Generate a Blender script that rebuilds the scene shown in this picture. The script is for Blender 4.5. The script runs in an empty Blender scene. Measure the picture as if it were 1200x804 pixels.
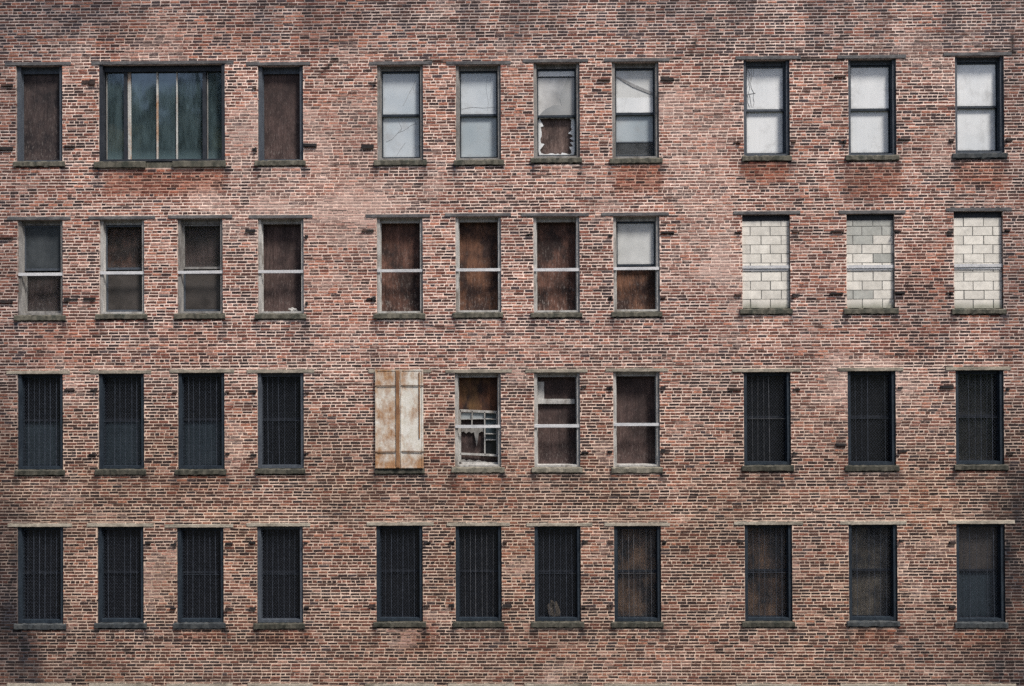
import bpy, math, random
import numpy as np
from mathutils import Matrix, Vector

random.seed(11)
rng = np.random.default_rng(11)
S = bpy.context.scene
C = S.collection
PI = math.pi

# ------------------------------------------------------------------ survey of the facade (metres)
# wall face lies in the plane y = 0; per storey, per bay: left, right, top of sill, top of lintel
OPEN = [
   [(-11.32, -10.28, 4.22, 6.43), (-9.46, -6.65, 4.2, 6.43), None, (-5.92, -4.91, 4.2, 6.38), (-3.27, -2.25, 4.19, 6.37), (-1.53, -0.53, 4.18, 6.36), (0.19, 1.21, 4.21, 6.39), (1.92, 2.95, 4.19, 6.39), (4.81, 5.82, 4.22, 6.41), (7.1, 8.15, 4.21, 6.41), (9.43, 10.5, 4.24, 6.45)] ,
   [(-11.29, -10.28, 0.8, 2.99), (-9.46, -8.46, 0.82, 2.99), (-7.72, -6.71, 0.82, 3.0), (-5.93, -4.91, 0.81, 2.99), (-3.29, -2.27, 0.8, 2.99), (-1.55, -0.54, 0.81, 3.0), (0.17, 1.19, 0.8, 2.99), (1.93, 2.95, 0.81, 2.99), (4.76, 5.81, 0.86, 3.0), (7.04, 8.09, 0.85, 3.0), (9.38, 10.45, 0.83, 3.04)] ,
   [(-11.3, -10.28, -2.63, -0.43), (-9.49, -8.47, -2.62, -0.43), (-7.72, -6.68, -2.63, -0.42), (-5.95, -4.92, -2.62, -0.43), (-3.3, -2.3, -2.62, -0.44), (-1.58, -0.56, -2.6, -0.45), (0.17, 1.18, -2.61, -0.45), (1.91, 2.93, -2.61, -0.44), (4.77, 5.8, -2.58, -0.46), (7.04, 8.09, -2.59, -0.45), (9.39, 10.44, -2.58, -0.44)] ,
   [(-11.31, -10.28, -6.04, -3.82), (-9.52, -8.49, -6.02, -3.82), (-7.75, -6.71, -6.02, -3.84), (-5.97, -4.95, -6.03, -3.82), (-3.33, -2.3, -6.0, -3.81), (-1.58, -0.56, -6.0, -3.82), (0.16, 1.18, -6.0, -3.83), (1.91, 2.94, -6.01, -3.83), (4.77, 5.81, -6.0, -3.81), (7.04, 8.1, -5.99, -3.81), (9.38, 10.44, -6.02, -3.8)] ,
]
HINGE = [(-11.64, 5.88, -11.37, 5.97), (-11.68, 4.47, -11.37, 4.59), (-9.84, 5.92, -9.53, 6.05), (-10.24, 4.52, -9.99, 4.58), (-6.03, 5.79, -5.94, 5.9), (-6.04, 4.41, -5.94, 4.54), (-4.92, 4.47, -4.61, 4.59), (-3.63, 4.44, -3.33, 4.56), (-3.42, 5.88, -3.28, 5.94), (1.6, 5.89, 1.9, 5.97), (2.99, 5.88, 3.29, 5.97), (4.59, 4.49, 4.74, 4.57), (5.84, 4.5, 5.95, 4.56), (6.78, 5.92, 7.06, 5.98), (6.9, 4.47, 7.05, 4.59), (8.17, 4.52, 8.43, 4.6), (9.29, 4.49, 9.4, 4.59), (10.51, 4.5, 10.68, 4.58), (-11.68, 2.5, -11.37, 2.59), (-11.68, 1.07, -11.38, 1.17), (-10.25, 1.12, -9.94, 1.2), (-9.81, 1.12, -9.53, 1.2), (-6.21, 2.61, -5.97, 2.69), (-4.87, 2.47, -4.81, 2.6), (-4.87, 0.98, -4.82, 1.15), (-3.62, 2.61, -3.34, 2.69), (-3.51, 1.08, -3.3, 1.2), (0.02, 2.5, 0.17, 2.57), (1.82, 2.46, 1.92, 2.54), (1.82, 1.07, 1.91, 1.19), (2.97, 2.51, 3.27, 2.59), (2.96, 1.09, 3.07, 1.18), (4.6, 2.52, 4.74, 2.58), (4.59, 1.13, 4.74, 1.23), (5.85, 2.53, 6.02, 2.59), (5.84, 1.11, 6.0, 1.22), (6.7, 2.52, 7.0, 2.58), (6.66, 1.16, 6.97, 1.23), (8.08, 2.52, 8.23, 2.59), (8.07, 1.15, 8.3, 1.24), (9.22, 2.49, 9.36, 2.58), (9.2, 1.16, 9.34, 1.22), (10.48, 2.5, 10.59, 2.61), (-10.25, -0.88, -10.01, -0.81), (-9.66, -0.9, -9.51, -0.81), (-9.7, -2.32, -9.52, -2.23), (-7.84, -0.93, -7.72, -0.86), (-7.8, -2.29, -7.73, -2.22), (-6.66, -0.94, -6.57, -0.86), (-6.66, -2.31, -6.57, -2.24), (-6.13, -0.94, -5.96, -0.86), (-6.1, -2.34, -5.96, -2.26), (-4.9, -0.96, -4.8, -0.91), (-4.9, -2.3, -4.81, -2.24), (1.21, -0.86, 1.32, -0.78), (1.2, -2.3, 1.37, -2.23), (1.77, -0.9, 1.9, -0.78), (1.78, -2.3, 1.89, -2.21), (2.95, -0.9, 3.06, -0.79), (2.94, -2.29, 3.15, -2.19), (4.44, -0.93, 4.74, -0.85), (5.84, -0.93, 6.01, -0.88), (5.83, -2.34, 5.94, -2.26), (6.77, -2.17, 7.01, -2.08), (8.13, -0.91, 8.24, -0.85), (8.12, -2.31, 8.32, -2.23), (9.06, -0.93, 9.36, -0.82), (9.24, -2.27, 9.36, -2.22), (10.49, -0.97, 10.56, -0.84), (10.48, -2.35, 10.64, -2.26), (-8.45, -4.27, -8.32, -4.2), (-7.88, -4.31, -7.75, -4.22), (-7.89, -5.72, -7.76, -5.65), (-6.67, -4.29, -6.5, -4.2), (-6.68, -5.74, -6.5, -5.63), (-6.14, -4.28, -5.99, -4.18), (-6.14, -5.74, -5.99, -5.63), (-4.93, -4.28, -4.84, -4.2), (-4.93, -5.71, -4.82, -5.63), (-3.5, -5.67, -3.35, -5.56), (-2.27, -4.28, -2.12, -4.21), (-2.28, -5.67, -2.16, -5.6), (-1.72, -4.28, -1.59, -4.19), (-1.73, -5.67, -1.6, -5.58), (-0.54, -4.27, -0.44, -4.19), (-0.55, -5.67, -0.34, -5.58), (1.21, -4.27, 1.34, -4.18), (1.2, -5.68, 1.29, -5.62), (1.77, -4.27, 1.9, -4.18), (1.76, -5.68, 1.89, -5.58), (2.97, -4.27, 3.06, -4.2), (4.61, -4.26, 4.76, -4.16), (8.13, -4.26, 8.24, -4.17), (9.22, -4.32, 9.37, -4.21), (9.21, -5.72, 9.36, -5.63)]
LINTEL = 0.08

# ------------------------------------------------------------------ small mesh helpers
class MB:
    """collects boxes, tubes and polygons that become ONE mesh object"""
    def __init__(self):
        self.v, self.f, self.mark = [], [], []
    def box(self, x0, x1, y0, y1, z0, z1, j=0.0):
        b = len(self.v)
        for x in (x0, x1):
            for y in (y0, y1):
                for z in (z0, z1):
                    self.v.append((x + random.uniform(-j, j), y + random.uniform(-j, j), z + random.uniform(-j, j)))
        for q in ((0,1,3,2),(4,6,7,5),(0,4,5,1),(2,3,7,6),(0,2,6,4),(1,5,7,3)):
            self.f.append(tuple(b+i for i in q))
        return self
    def rough_box(self, x0, x1, y0, y1, z0, z1, n=14, j=0.006, bev=0.012):
        """a long stone or timber with worn, uneven arrises"""
        b = len(self.v); xs = np.linspace(x0, x1, n+1)
        prof = [(y0+bev, z0), (y0, z0+bev), (y0, z1-bev), (y0+bev, z1), (y1, z1), (y1, z0)]
        for i, x in enumerate(xs):
            for y, z in prof:
                dy = random.uniform(-j, j) if y < y1 else 0
                self.v.append((x + (random.uniform(-j, j) if 0 < i < n else 0), y+dy, z+(random.uniform(-j, j) if y < y1 else 0)))
        m = len(prof)
        for i in range(n):
            for k in range(m):
                a = b+i*m+k; c = b+i*m+(k+1) % m
                self.f.append((a, c, c+m, a+m))
        self.f.append(tuple(b+k for k in range(m))[::-1]); self.f.append(tuple(b+n*m+k for k in range(m)))
        return self
    def bar(self, p, q, w, d=None):
        """a square bar between two points"""
        p, q = Vector(p), Vector(q); t = (q-p).normalized(); d = d or w
        up = Vector((0, 1, 0)) if abs(t.y) < .9 else Vector((1, 0, 0))
        s = t.cross(up).normalized(); u = s.cross(t)
        b = len(self.v)
        for e in (p, q):
            for a, c in ((-1,-1),(1,-1),(1,1),(-1,1)):
                self.v.append(tuple(e + s*a*w/2 + u*c*d/2))
        for k in range(4):
            self.f.append((b+k, b+(k+1) % 4, b+4+(k+1) % 4, b+4+k))
        self.f.append((b+3,b+2,b+1,b)); self.f.append((b+4,b+5,b+6,b+7))
        return self
    def tube(self, p, q, r, n=8):
        p, q = Vector(p), Vector(q); t = (q-p).normalized()
        up = Vector((0, 1, 0)) if abs(t.y) < .9 else Vector((1, 0, 0))
        s = t.cross(up).normalized(); u = s.cross(t); b = len(self.v)
        for e in (p, q):
            for k in range(n):
                a = 2*PI*k/n
                self.v.append(tuple(e + s*math.cos(a)*r + u*math.sin(a)*r))
        for k in range(n):
            self.f.append((b+k, b+(k+1) % n, b+n+(k+1) % n, b+n+k))
        self.f.append(tuple(b+k for k in range(n))[::-1]); self.f.append(tuple(b+n+k for k in range(n)))
        return self
    def slab(self, pts, y0, y1):
        """an outline in x, z with a thickness in y"""
        b = len(self.v); n = len(pts)
        for y in (y0, y1):
            for x, z in pts: self.v.append((x, y, z))
        self.f.append(tuple(b+k for k in range(n))); self.f.append(tuple(b+n+k for k in range(n))[::-1])
        for k in range(n):
            self.f.append((b+k, b+n+k, b+n+(k+1) % n, b+(k+1) % n))
        return self
    def build(self, name, m, parent=None, loc=(0,0,0), label=None):
        me = bpy.data.meshes.new(name); me.from_pydata(self.v, [], self.f); me.update()
        o = bpy.data.objects.new(name, me); C.objects.link(o); o.location = loc
        if m: me.materials.append(m)
        for start, mat in self.mark:
            me.materials.append(mat); k = len(me.materials)-1
            for q in me.polygons[start:]: q.material_index = k
        if parent: o.parent = parent
        if label: o['label'] = label
        return o

def empty(name, loc=(0,0,0), parent=None):
    o = bpy.data.objects.new(name, None); C.objects.link(o); o.location = loc; o.empty_display_size = .3
    if parent: o.parent = parent
    return o
def tag(o, label, cat, group=None):
    o['label'] = label; o['category'] = cat
    if group: o['group'] = group
    return o

# ------------------------------------------------------------------ node helpers
class G:
    def __init__(self, name):
        self.m = bpy.data.materials.new(name); self.m.use_nodes = True
        self.t = self.m.node_tree; self.t.nodes.clear()
        self.out = self.n('ShaderNodeOutputMaterial')
    def n(self, kind, **kw):
        x = self.t.nodes.new(kind)
        for k, v in kw.items(): setattr(x, k, v)
        return x
    def l(self, a, b): self.t.links.new(a, b)
    def setin(self, sock, v):
        if hasattr(v, 'is_output') or isinstance(v, bpy.types.NodeSocket): self.l(v, sock)
        elif isinstance(v, (tuple, list)) and len(v) == 3 and sock.type == 'RGBA': sock.default_value = (*v, 1)
        else: sock.default_value = v
    def pos(self, scale=(1,1,1), off=(0,0,0), obj=False):
        mp = self.n('ShaderNodeMapping'); mp.inputs['Scale'].default_value = scale; mp.inputs['Location'].default_value = off
        if obj == 'gen': self.l(self.n('ShaderNodeTexCoord').outputs['Generated'], mp.inputs['Vector'])
        elif obj: self.l(self.n('ShaderNodeTexCoord').outputs['Object'], mp.inputs['Vector'])
        else: self.l(self.n('ShaderNodeNewGeometry').outputs['Position'], mp.inputs['Vector'])
        return mp.outputs['Vector']
    def noise(self, vec, scale, detail=4, rough=.6, dist=0):
        x = self.n('ShaderNodeTexNoise'); self.l(vec, x.inputs['Vector'])
        x.inputs['Scale'].default_value = scale; x.inputs['Detail'].default_value = detail
        x.inputs['Roughness'].default_value = rough; x.inputs['Distortion'].default_value = dist
        return x.outputs['Fac']
    def ramp(self, fac, stops):
        x = self.n('ShaderNodeValToRGB'); self.l(fac, x.inputs['Fac'])
        e = x.color_ramp.elements
        while len(e) < len(stops): e.new(.5)
        for k, (p, c) in enumerate(stops):
            e[k].position = p; e[k].color = (c, c, c, 1) if isinstance(c, (int, float)) else (*c, 1)
        return x.outputs['Color']
    def mix(self, fac, a, b, mode='MIX'):
        x = self.n('ShaderNodeMix', data_type='RGBA', blend_type=mode)
        self.setin(x.inputs['Factor'], fac); self.setin(x.inputs[6], a); self.setin(x.inputs[7], b)
        return x.outputs[2]
    def math(self, op, a, b=0.0):
        x = self.n('ShaderNodeMath', operation=op); self.setin(x.inputs[0], a); self.setin(x.inputs[1], b)
        return x.outputs[0]
    def bsdf(self, color, rough=.7, spec=.4, metal=0.0, coat=0.0, bump=None, bdist=.004):
        p = self.n('ShaderNodeBsdfPrincipled')
        self.setin(p.inputs['Base Color'], color); self.setin(p.inputs['Roughness'], rough)
        p.inputs['Specular IOR Level'].default_value = spec; self.setin(p.inputs['Metallic'], metal)
        p.inputs['Coat Weight'].default_value = coat; p.inputs['Coat Roughness'].default_value = .04
        if bump is not None:
            b = self.n('ShaderNodeBump'); b.inputs['Strength'].default_value = .6; b.inputs['Distance'].default_value = bdist
            self.l(bump, b.inputs['Height']); self.l(b.outputs['Normal'], p.inputs['Normal'])
        return p.outputs['BSDF']
    def done(self, sh):
        self.l(sh, self.out.inputs['Surface']); return self.m

def speckled(name, a, b, scale=6, rough=.8, detail=5, stretch=(1,1,1), lo=.35, hi=.65, spec=.3, grime=None, metal=0.0, bump=True):
    g = G(name)
    f = g.noise(g.pos(stretch), scale, detail, .65)
    c = g.ramp(f, [(lo, a), (hi, b)])
    if grime:
        f2 = g.noise(g.pos(stretch, (7.3, 1.1, 3.9)), scale*.45, 6, .7)
        c = g.mix(g.ramp(f2, [(.5, 0.0), (.66, 1.0)]), c, grime)
    fine = g.noise(g.pos(), scale*9, 3, .6)
    c = g.mix(1.0, c, g.ramp(fine, [(.3, .7), (.7, 1.2)]), 'MULTIPLY')
    return g.done(g.bsdf(c, rough, spec, metal, bump=fine if bump else None))

def brick_material():
    g = G('brick')
    at = g.n('ShaderNodeAttribute', attribute_name='tint')
    v = g.pos()
    blot = g.noise(g.pos((1, 1, 1.7)), 15, 4, .75)
    c = g.mix(1.0, at.outputs['Color'], g.ramp(blot, [(.34, .25), (.46, .75), (.58, 1.15), (.72, 1.6)]), 'MULTIPLY')
    fine = g.noise(v, 70, 3, .65)
    c = g.mix(1.0, c, g.ramp(fine, [(.3, .72), (.7, 1.25)]), 'MULTIPLY')
    smear = g.noise(g.pos((1, 1, 1.4), (3, 9, 5)), 8, 7, .85)
    k = g.math('ADD', smear, at.outputs['Alpha'])
    c = g.mix(g.ramp(k, [(.64, 0.0), (.92, .75)]), c, (.66, .46, .395))
    return g.done(g.bsdf(c, .85, .25, bump=fine, bdist=.003))

def mortar_material():
    g = G('mortar')
    at = g.n('ShaderNodeAttribute', attribute_name='tint')
    f = g.noise(g.pos((1, 1, 1)), 9, 5, .75)
    c = g.mix(1.0, at.outputs['Color'], g.ramp(f, [(.33, .40), (.44, .82), (.56, 1.02), (.68, 1.16)]), 'MULTIPLY')
    bed = g.noise(g.pos((.55, 1, 7.0), (2, 0, 5)), 1.5, 4, .7)
    c = g.mix(g.ramp(bed, [(.57, 0.0), (.66, .85)]), c, (.075, .058, .05))
    fine = g.noise(g.pos(), 55, 3, .65)
    c = g.mix(1.0, c, g.ramp(fine, [(.3, .7), (.7, 1.2)]), 'MULTIPLY')
    return g.done(g.bsdf(c, .9, .2))

def board_material(name, a, b, blotch, white=.0, seed=0.0, patch=None):
    """old plywood or rusty sheet: vertical streaks, dark damp blotches, pale spatters near the foot"""
    g = G(name); off = (seed*3.1, seed*1.7, seed*2.3)
    st = g.noise(g.pos((9, 9, .9), off), 2.4, 6, .7, .3)
    c = g.ramp(st, [(.34, a), (.62, b)])
    big = g.noise(g.pos((1.3, 1.3, 1.0), off), 1.7, 5, .65)
    c = g.mix(g.ramp(big, [(.42, 0.0), (.6, 1.0)]), c, blotch)
    if patch:
        pn = g.noise(g.pos((2, 2, 1.1), (off[0]+5, 2, off[2]+4)), 1.3, 5, .6)
        c = g.mix(g.ramp(pn, [(.47, 0.0), (.62, .9)]), c, patch)
    sp = g.n('ShaderNodeSeparateXYZ'); g.l(g.n('ShaderNodeTexCoord').outputs['Generated'], sp.inputs[0])
    low = g.ramp(sp.outputs['Z'], [(.02, 1.0), (.25, .55), (.6, .35), (1.0, .1)])
    wn = g.noise(g.pos((14, 14, 4.5), off), 2.2, 6, .8)
    wf = g.math('MULTIPLY', g.ramp(wn, [(.54, 0.0), (.66, 1.0)]), low)
    c = g.mix(g.math('MULTIPLY', wf, white), c, (.42, .37, .34))
    scr = g.noise(g.pos((26, 26, 2.2), off), 1.3, 5, .75)
    c = g.mix(g.math('MULTIPLY', g.ramp(scr, [(.58, 0.0), (.68, .45)]), g.ramp(big, [(.4, 1.0), (.62, .2)])), c, tuple(min(.5, q*2.6+.03) for q in b))
    drip = g.noise(g.pos((18, 18, .5), (off[2], 4, off[0])), 1.2, 4, .7)
    c = g.mix(g.ramp(drip, [(.56, 0.0), (.68, .6)]), c, tuple(q*.35 for q in a))
    fine = g.noise(g.pos((4, 4, 1)), 26, 3, .7)
    c = g.mix(1.0, c, g.ramp(fine, [(.3, .65), (.7, 1.3)]), 'MULTIPLY')
    return g.done(g.bsdf(c, .75, .25, bump=fine))

def painted_pane(name, a, b, scale=1.2, mode='noise', streak=0.0, cracks=False, seed=0.0, coat=1.0):
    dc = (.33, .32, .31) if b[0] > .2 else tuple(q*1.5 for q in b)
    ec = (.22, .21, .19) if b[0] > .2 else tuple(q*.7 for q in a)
    """glass whitened or papered on its inner side: a pale skin under a glossy face"""
    g = G(name); off = (seed*2.7, seed, seed*1.9)
    if mode == 'fold':
        vo = g.n('ShaderNodeTexVoronoi'); vo.inputs['Scale'].default_value = scale
        nz = g.n('ShaderNodeTexNoise'); g.l(g.pos((1,1,1), off), nz.inputs['Vector']); nz.inputs['Scale'].default_value = 1.6
        mv = g.n('ShaderNodeMix', data_type='RGBA'); mv.inputs['Factor'].default_value = .25
        g.l(g.pos((1, 1, .8), off), mv.inputs[6]); g.l(nz.outputs['Color'], mv.inputs[7]); g.l(mv.outputs[2], vo.inputs['Vector'])
        f = g.math('ADD', g.math('MULTIPLY', vo.outputs['Distance'], .8), g.math('MULTIPLY', g.noise(g.pos((1,1,1), off), 4, 5, .6), .5))
        c = g.ramp(f, [(.25, a), (.75, b)])
    else:
        f = g.noise(g.pos((1, 1, .7), off), scale, 4, .55)
        c = g.ramp(f, [(.32, a), (.68, b)])
    if streak:
        s = g.noise(g.pos((10, 10, .7), off), 1.6, 5, .7)
        c = g.mix(streak, c, g.ramp(s, [(.3, .55), (.7, 1.15)]), 'MULTIPLY')
    dirt = g.noise(g.pos((1, 1, 1), (off[0]+3, 0, 2)), 3.2, 6, .62)
    c = g.mix(g.ramp(dirt, [(.52, 0.0), (.75, .45)]), c, dc)
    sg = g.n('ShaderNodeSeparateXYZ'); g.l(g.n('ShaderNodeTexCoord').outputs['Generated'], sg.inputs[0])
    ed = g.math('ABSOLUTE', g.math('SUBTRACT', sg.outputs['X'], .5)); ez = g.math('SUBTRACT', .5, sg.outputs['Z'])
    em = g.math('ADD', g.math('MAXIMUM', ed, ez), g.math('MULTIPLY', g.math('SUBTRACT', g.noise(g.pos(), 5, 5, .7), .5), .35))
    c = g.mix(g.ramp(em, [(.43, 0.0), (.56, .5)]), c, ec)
    if cracks:
        vo = g.n('ShaderNodeTexVoronoi', feature='DISTANCE_TO_EDGE'); vo.inputs['Scale'].default_value = 1.9
        nz = g.n('ShaderNodeTexNoise'); g.l(g.pos((1,1,1), off), nz.inputs['Vector']); nz.inputs['Scale'].default_value = 5
        mv = g.n('ShaderNodeMix', data_type='RGBA'); mv.inputs['Factor'].default_value = .10
        g.l(g.pos((1, 1, 1), off), mv.inputs[6]); g.l(nz.outputs['Color'], mv.inputs[7]); g.l(mv.outputs[2], vo.inputs['Vector'])
        c = g.mix(g.ramp(vo.outputs['Distance'], [(.006, .65), (.016, 0.0)]), c, (.16, .16, .17))
    return g.done(g.bsdf(c, .35, .5, coat=coat))

def dirty_glass(name, tint, film, filmamt=.25, refl=.25, streak=True, seed=0.0, rough=.05):
    """see-through old glass with a dusty film on it"""
    g = G(name)
    tr = g.n('ShaderNodeBsdfTransparent'); tr.inputs['Color'].default_value = (*tint, 1)
    gl = g.n('ShaderNodeBsdfGlossy'); gl.inputs['Roughness'].default_value = rough; gl.inputs['Color'].default_value = (.9, .95, 1, 1)
    wave = g.noise(g.pos((1, 1, .5), (seed, 0, seed)), 1.6, 2, .5)
    bp = g.n('ShaderNodeBump'); bp.inputs['Strength'].default_value = .25; bp.inputs['Distance'].default_value = .02
    g.l(wave, bp.inputs['Height']); g.l(bp.outputs['Normal'], gl.inputs['Normal'])
    fr = g.n('ShaderNodeFresnel'); fr.inputs['IOR'].default_value = 1.5
    bf = g.n('ShaderNodeNewGeometry'); k = g.math('MULTIPLY', g.math('ADD', fr.outputs['Fac'], refl), g.math('SUBTRACT', 1.0, bf.outputs['Backfacing']))
    m1 = g.n('ShaderNodeMixShader'); g.l(k, m1.inputs[0]); g.l(tr.outputs[0], m1.inputs[1]); g.l(gl.outputs[0], m1.inputs[2])
    df = g.n('ShaderNodeBsdfDiffuse'); df.inputs['Color'].default_value = (*film, 1)
    sv = g.pos((3.2, 3.2, .7), (seed, 1, seed*2)) if streak else g.pos((1.5, 1.5, 1.2), (seed, 1, seed*2))
    s = g.noise(sv, 1.8, 6, .72)
    sz = g.n('ShaderNodeSeparateXYZ'); g.l(g.n('ShaderNodeTexCoord').outputs['Generated'], sz.inputs[0])
    dust = g.ramp(g.math('ADD', sz.outputs['Z'], g.math('MULTIPLY', s, .14)), [(.06, filmamt*1.6), (.2, .0), (1.0, .0), ])
    m2 = g.n('ShaderNodeMixShader'); g.l(g.math('ADD', g.ramp(s, [(.35, filmamt*.35), (.75, min(1, filmamt*2))]), dust), m2.inputs[0])
    g.l(m1.outputs[0], m2.inputs[1]); g.l(df.outputs[0], m2.inputs[2])
    return g.done(m2.outputs[0])

M = dict(
    brick=brick_material(), mortar=mortar_material(),
    sill=speckled('mossy_stone', (.065, .063, .050), (.16, .148, .118), 5, .9, stretch=(1.6, 1, 1), grime=(.045, .05, .04)),
    sill_low=speckled('dark_olive_stone', (.040, .040, .032), (.105, .098, .078), 5, .9, stretch=(1.6, 1, 1), grime=(.03, .033, .026)),
    sill_dark=speckled('sooty_stone', (.035, .042, .048), (.075, .08, .08), 5, .9, grime=(.02, .024, .028)),
    sill_warm=speckled('sandy_stone', (.15, .14, .11), (.26, .235, .19), 5, .9, grime=(.08, .075, .06)),
    lintel_grey=speckled('grey_lintel', (.085, .085, .09), (.16, .155, .155), 4, .8, stretch=(.7, 1, 2), grime=(.04, .042, .05)),
    lintel_pale=speckled('limestone_lintel', (.30, .265, .215), (.47, .42, .345), 4, .9, stretch=(.6, 1, 2), grime=(.16, .14, .11)),
    lintel_mid=speckled('weathered_lintel', (.24, .215, .175), (.40, .35, .285), 4, .9, stretch=(.6, 1, 2), grime=(.10, .095, .08)),
    grey_paint=speckled('flaking_grey_paint', (.19, .185, .18), (.31, .30, .285), 6, .7, stretch=(2, 2, .5), grime=(.12, .11, .10)),
    pale_paint=speckled('flaking_pale_paint', (.36, .355, .34), (.52, .51, .49), 6, .7, stretch=(2, 2, .5), grime=(.2, .18, .16)),
    navy_paint=speckled('navy_paint', (.013, .020, .030), (.028, .040, .054), 5, .6, stretch=(2, 2, .5)),
    slate_paint=speckled('slate_blue_paint', (.055, .065, .082), (.085, .10, .12), 5, .6, stretch=(2, 2, .5)),
    black_steel=speckled('black_steel', (.018, .022, .030), (.035, .04, .05), 6, .6),
    guard=speckled('galvanised_bar', (.50, .51, .53), (.68, .68, .69), 5, .5, stretch=(1, 1, 1), spec=.5),
    rusted_white=speckled('rust_stained_white_paint', (.38, .385, .37), (.56, .56, .53), 3, .6, stretch=(1, 1, .45), grime=(.36, .19, .09)),
    wire=speckled('galvanised_wire', (.010, .014, .024), (.034, .042, .060), 10, .55, spec=.5, bump=False),
    wire_line=speckled('screen_stiffener', (.022, .030, .044), (.075, .088, .115), 10, .55, spec=.5, bump=False),
    iron=speckled('black_iron', (.010, .010, .012), (.035, .03, .03), 3, .8, grime=(.13, .075, .06)),
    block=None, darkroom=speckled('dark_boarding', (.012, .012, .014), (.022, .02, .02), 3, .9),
    glass_clear=dirty_glass('thin_dusty_glass', (.92, .94, .95), (.20, .20, .20), .03, .0, False, 2.0),
    glass_grey=dirty_glass('grey_dusty_glass', (.75, .78, .8), (.16, .17, .18), .30, .03, False, 5.0),
    glass_blue=dirty_glass('blue_dusty_glass', (.5, .55, .6), (.035, .055, .075), .55, .02, False, 9.0),
    glass_wide=dirty_glass('streaked_reflecting_glass', (.30, .43, .46), (.165, .24, .26), .20, .18, True, 3.0),
    crack=speckled('crack_dirt', (.24, .25, .26), (.40, .41, .42), 8, .8, bump=False),
    strip=speckled('grey_tape', (.24, .245, .25), (.36, .36, .36), 8, .8, bump=False),
    paper=speckled('crumpled_pale_plastic', (.34, .33, .31), (.50, .49, .47), 14, .6),
    card=speckled('torn_cardboard', (.05, .044, .036), (.15, .125, .10), 5, .9),
)
def block_material():
    g = G('concrete_block')
    at = g.n('ShaderNodeAttribute', attribute_name='tint')
    f = g.noise(g.pos(), 8, 5, .7)
    c = g.mix(1.0, at.outputs['Color'], g.ramp(f, [(.3, .8), (.7, 1.12)]), 'MULTIPLY')
    fine = g.noise(g.pos(), 90, 3, .7)
    c = g.mix(1.0, c, g.ramp(fine, [(.3, .82), (.7, 1.1)]), 'MULTIPLY')
    sm_ = g.noise(g.pos((1, 1, 1), (4, 4, 4)), 5, 7, .8)
    c = g.mix(g.ramp(sm_, [(.56, 0.0), (.70, .8)]), c, (.50, .48, .44))
    dk = g.noise(g.pos((5, 5, 1.1), (1, 4, 7)), 1.4, 5, .7)
    c = g.mix(g.ramp(dk, [(.58, 0.0), (.78, .45)]), c, (.34, .32, .27))
    # damp grime creeping up from the sill
    g2 = g.n('ShaderNodeSeparateXYZ'); g.l(g.n('ShaderNodeTexCoord').outputs['Generated'], g2.inputs[0])
    e = g.math('ADD', g.math('MULTIPLY', g.noise(g.pos(), 4, 5, .7), .16), g.math('MULTIPLY', g2.outputs['Z'], -1.0))
    c = g.mix(g.ramp(g.math('ADD', e, .5), [(.50, 0.0), (.57, .7)]), c, (.16, .17, .12))
    return g.done(g.bsdf(c, .9, .2, bump=fine))
M['block'] = block_material()
BOARD = dict(
    dark=board_material('dark_brown_board', (.030, .018, .017), (.060, .034, .031), (.018, .013, .015), .6, 1),
    dim=board_material('dim_brown_board', (.035, .026, .026), (.075, .055, .052), (.022, .018, .02), .5, 2.4),
    red=board_material('reddish_board', (.075, .038, .029), (.165, .082, .060), (.030, .018, .016), .8, 3.7),
    orange=board_material('rust_orange_board', (.085, .040, .026), (.19, .092, .055), (.035, .019, .016), .7, 5.2),
    rusty=board_material('rusted_sheet_board', (.050, .022, .014), (.115, .048, .026), (.028, .016, .014), .2, 6.1, (.14, .075, .032)),
    mauve=board_material('dull_plywood_board', (.055, .036, .033), (.10, .066, .060), (.04, .027, .026), .5, 7.9),
    ply=board_material('pale_streaked_plywood_board', (.075, .048, .042), (.17, .12, .105), (.05, .033, .03), .5, 3.3),
    knot=board_material('mottled_plywood_board', (.14, .108, .080), (.27, .21, .155), (.03, .026, .024), .4, 8.8),
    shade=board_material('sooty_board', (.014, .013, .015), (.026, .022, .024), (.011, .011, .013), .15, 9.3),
    brownmesh=board_material('brown_stained_board', (.045, .027, .020), (.13, .070, .042), (.014, .012, .013), .9, 4.4, (.27, .15, .088)),
)
PANE = dict(
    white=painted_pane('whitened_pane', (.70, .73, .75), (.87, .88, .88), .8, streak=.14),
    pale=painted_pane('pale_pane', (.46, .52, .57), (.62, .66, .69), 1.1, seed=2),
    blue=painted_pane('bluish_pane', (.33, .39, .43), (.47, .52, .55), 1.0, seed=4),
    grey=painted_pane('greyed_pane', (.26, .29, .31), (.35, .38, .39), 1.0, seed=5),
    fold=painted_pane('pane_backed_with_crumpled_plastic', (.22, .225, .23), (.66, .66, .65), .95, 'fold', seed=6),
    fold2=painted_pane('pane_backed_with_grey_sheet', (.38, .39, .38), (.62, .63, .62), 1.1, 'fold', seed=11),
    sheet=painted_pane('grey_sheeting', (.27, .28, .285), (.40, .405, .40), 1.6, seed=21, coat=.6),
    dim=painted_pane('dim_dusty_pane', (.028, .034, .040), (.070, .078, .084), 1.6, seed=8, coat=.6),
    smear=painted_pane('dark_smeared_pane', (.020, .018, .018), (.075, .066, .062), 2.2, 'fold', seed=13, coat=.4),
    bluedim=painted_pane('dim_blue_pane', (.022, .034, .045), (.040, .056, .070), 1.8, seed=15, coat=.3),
    black=painted_pane('black_pane', (.005, .006, .009), (.010, .011, .014), 1.8, seed=16, coat=.1),
)

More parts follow.
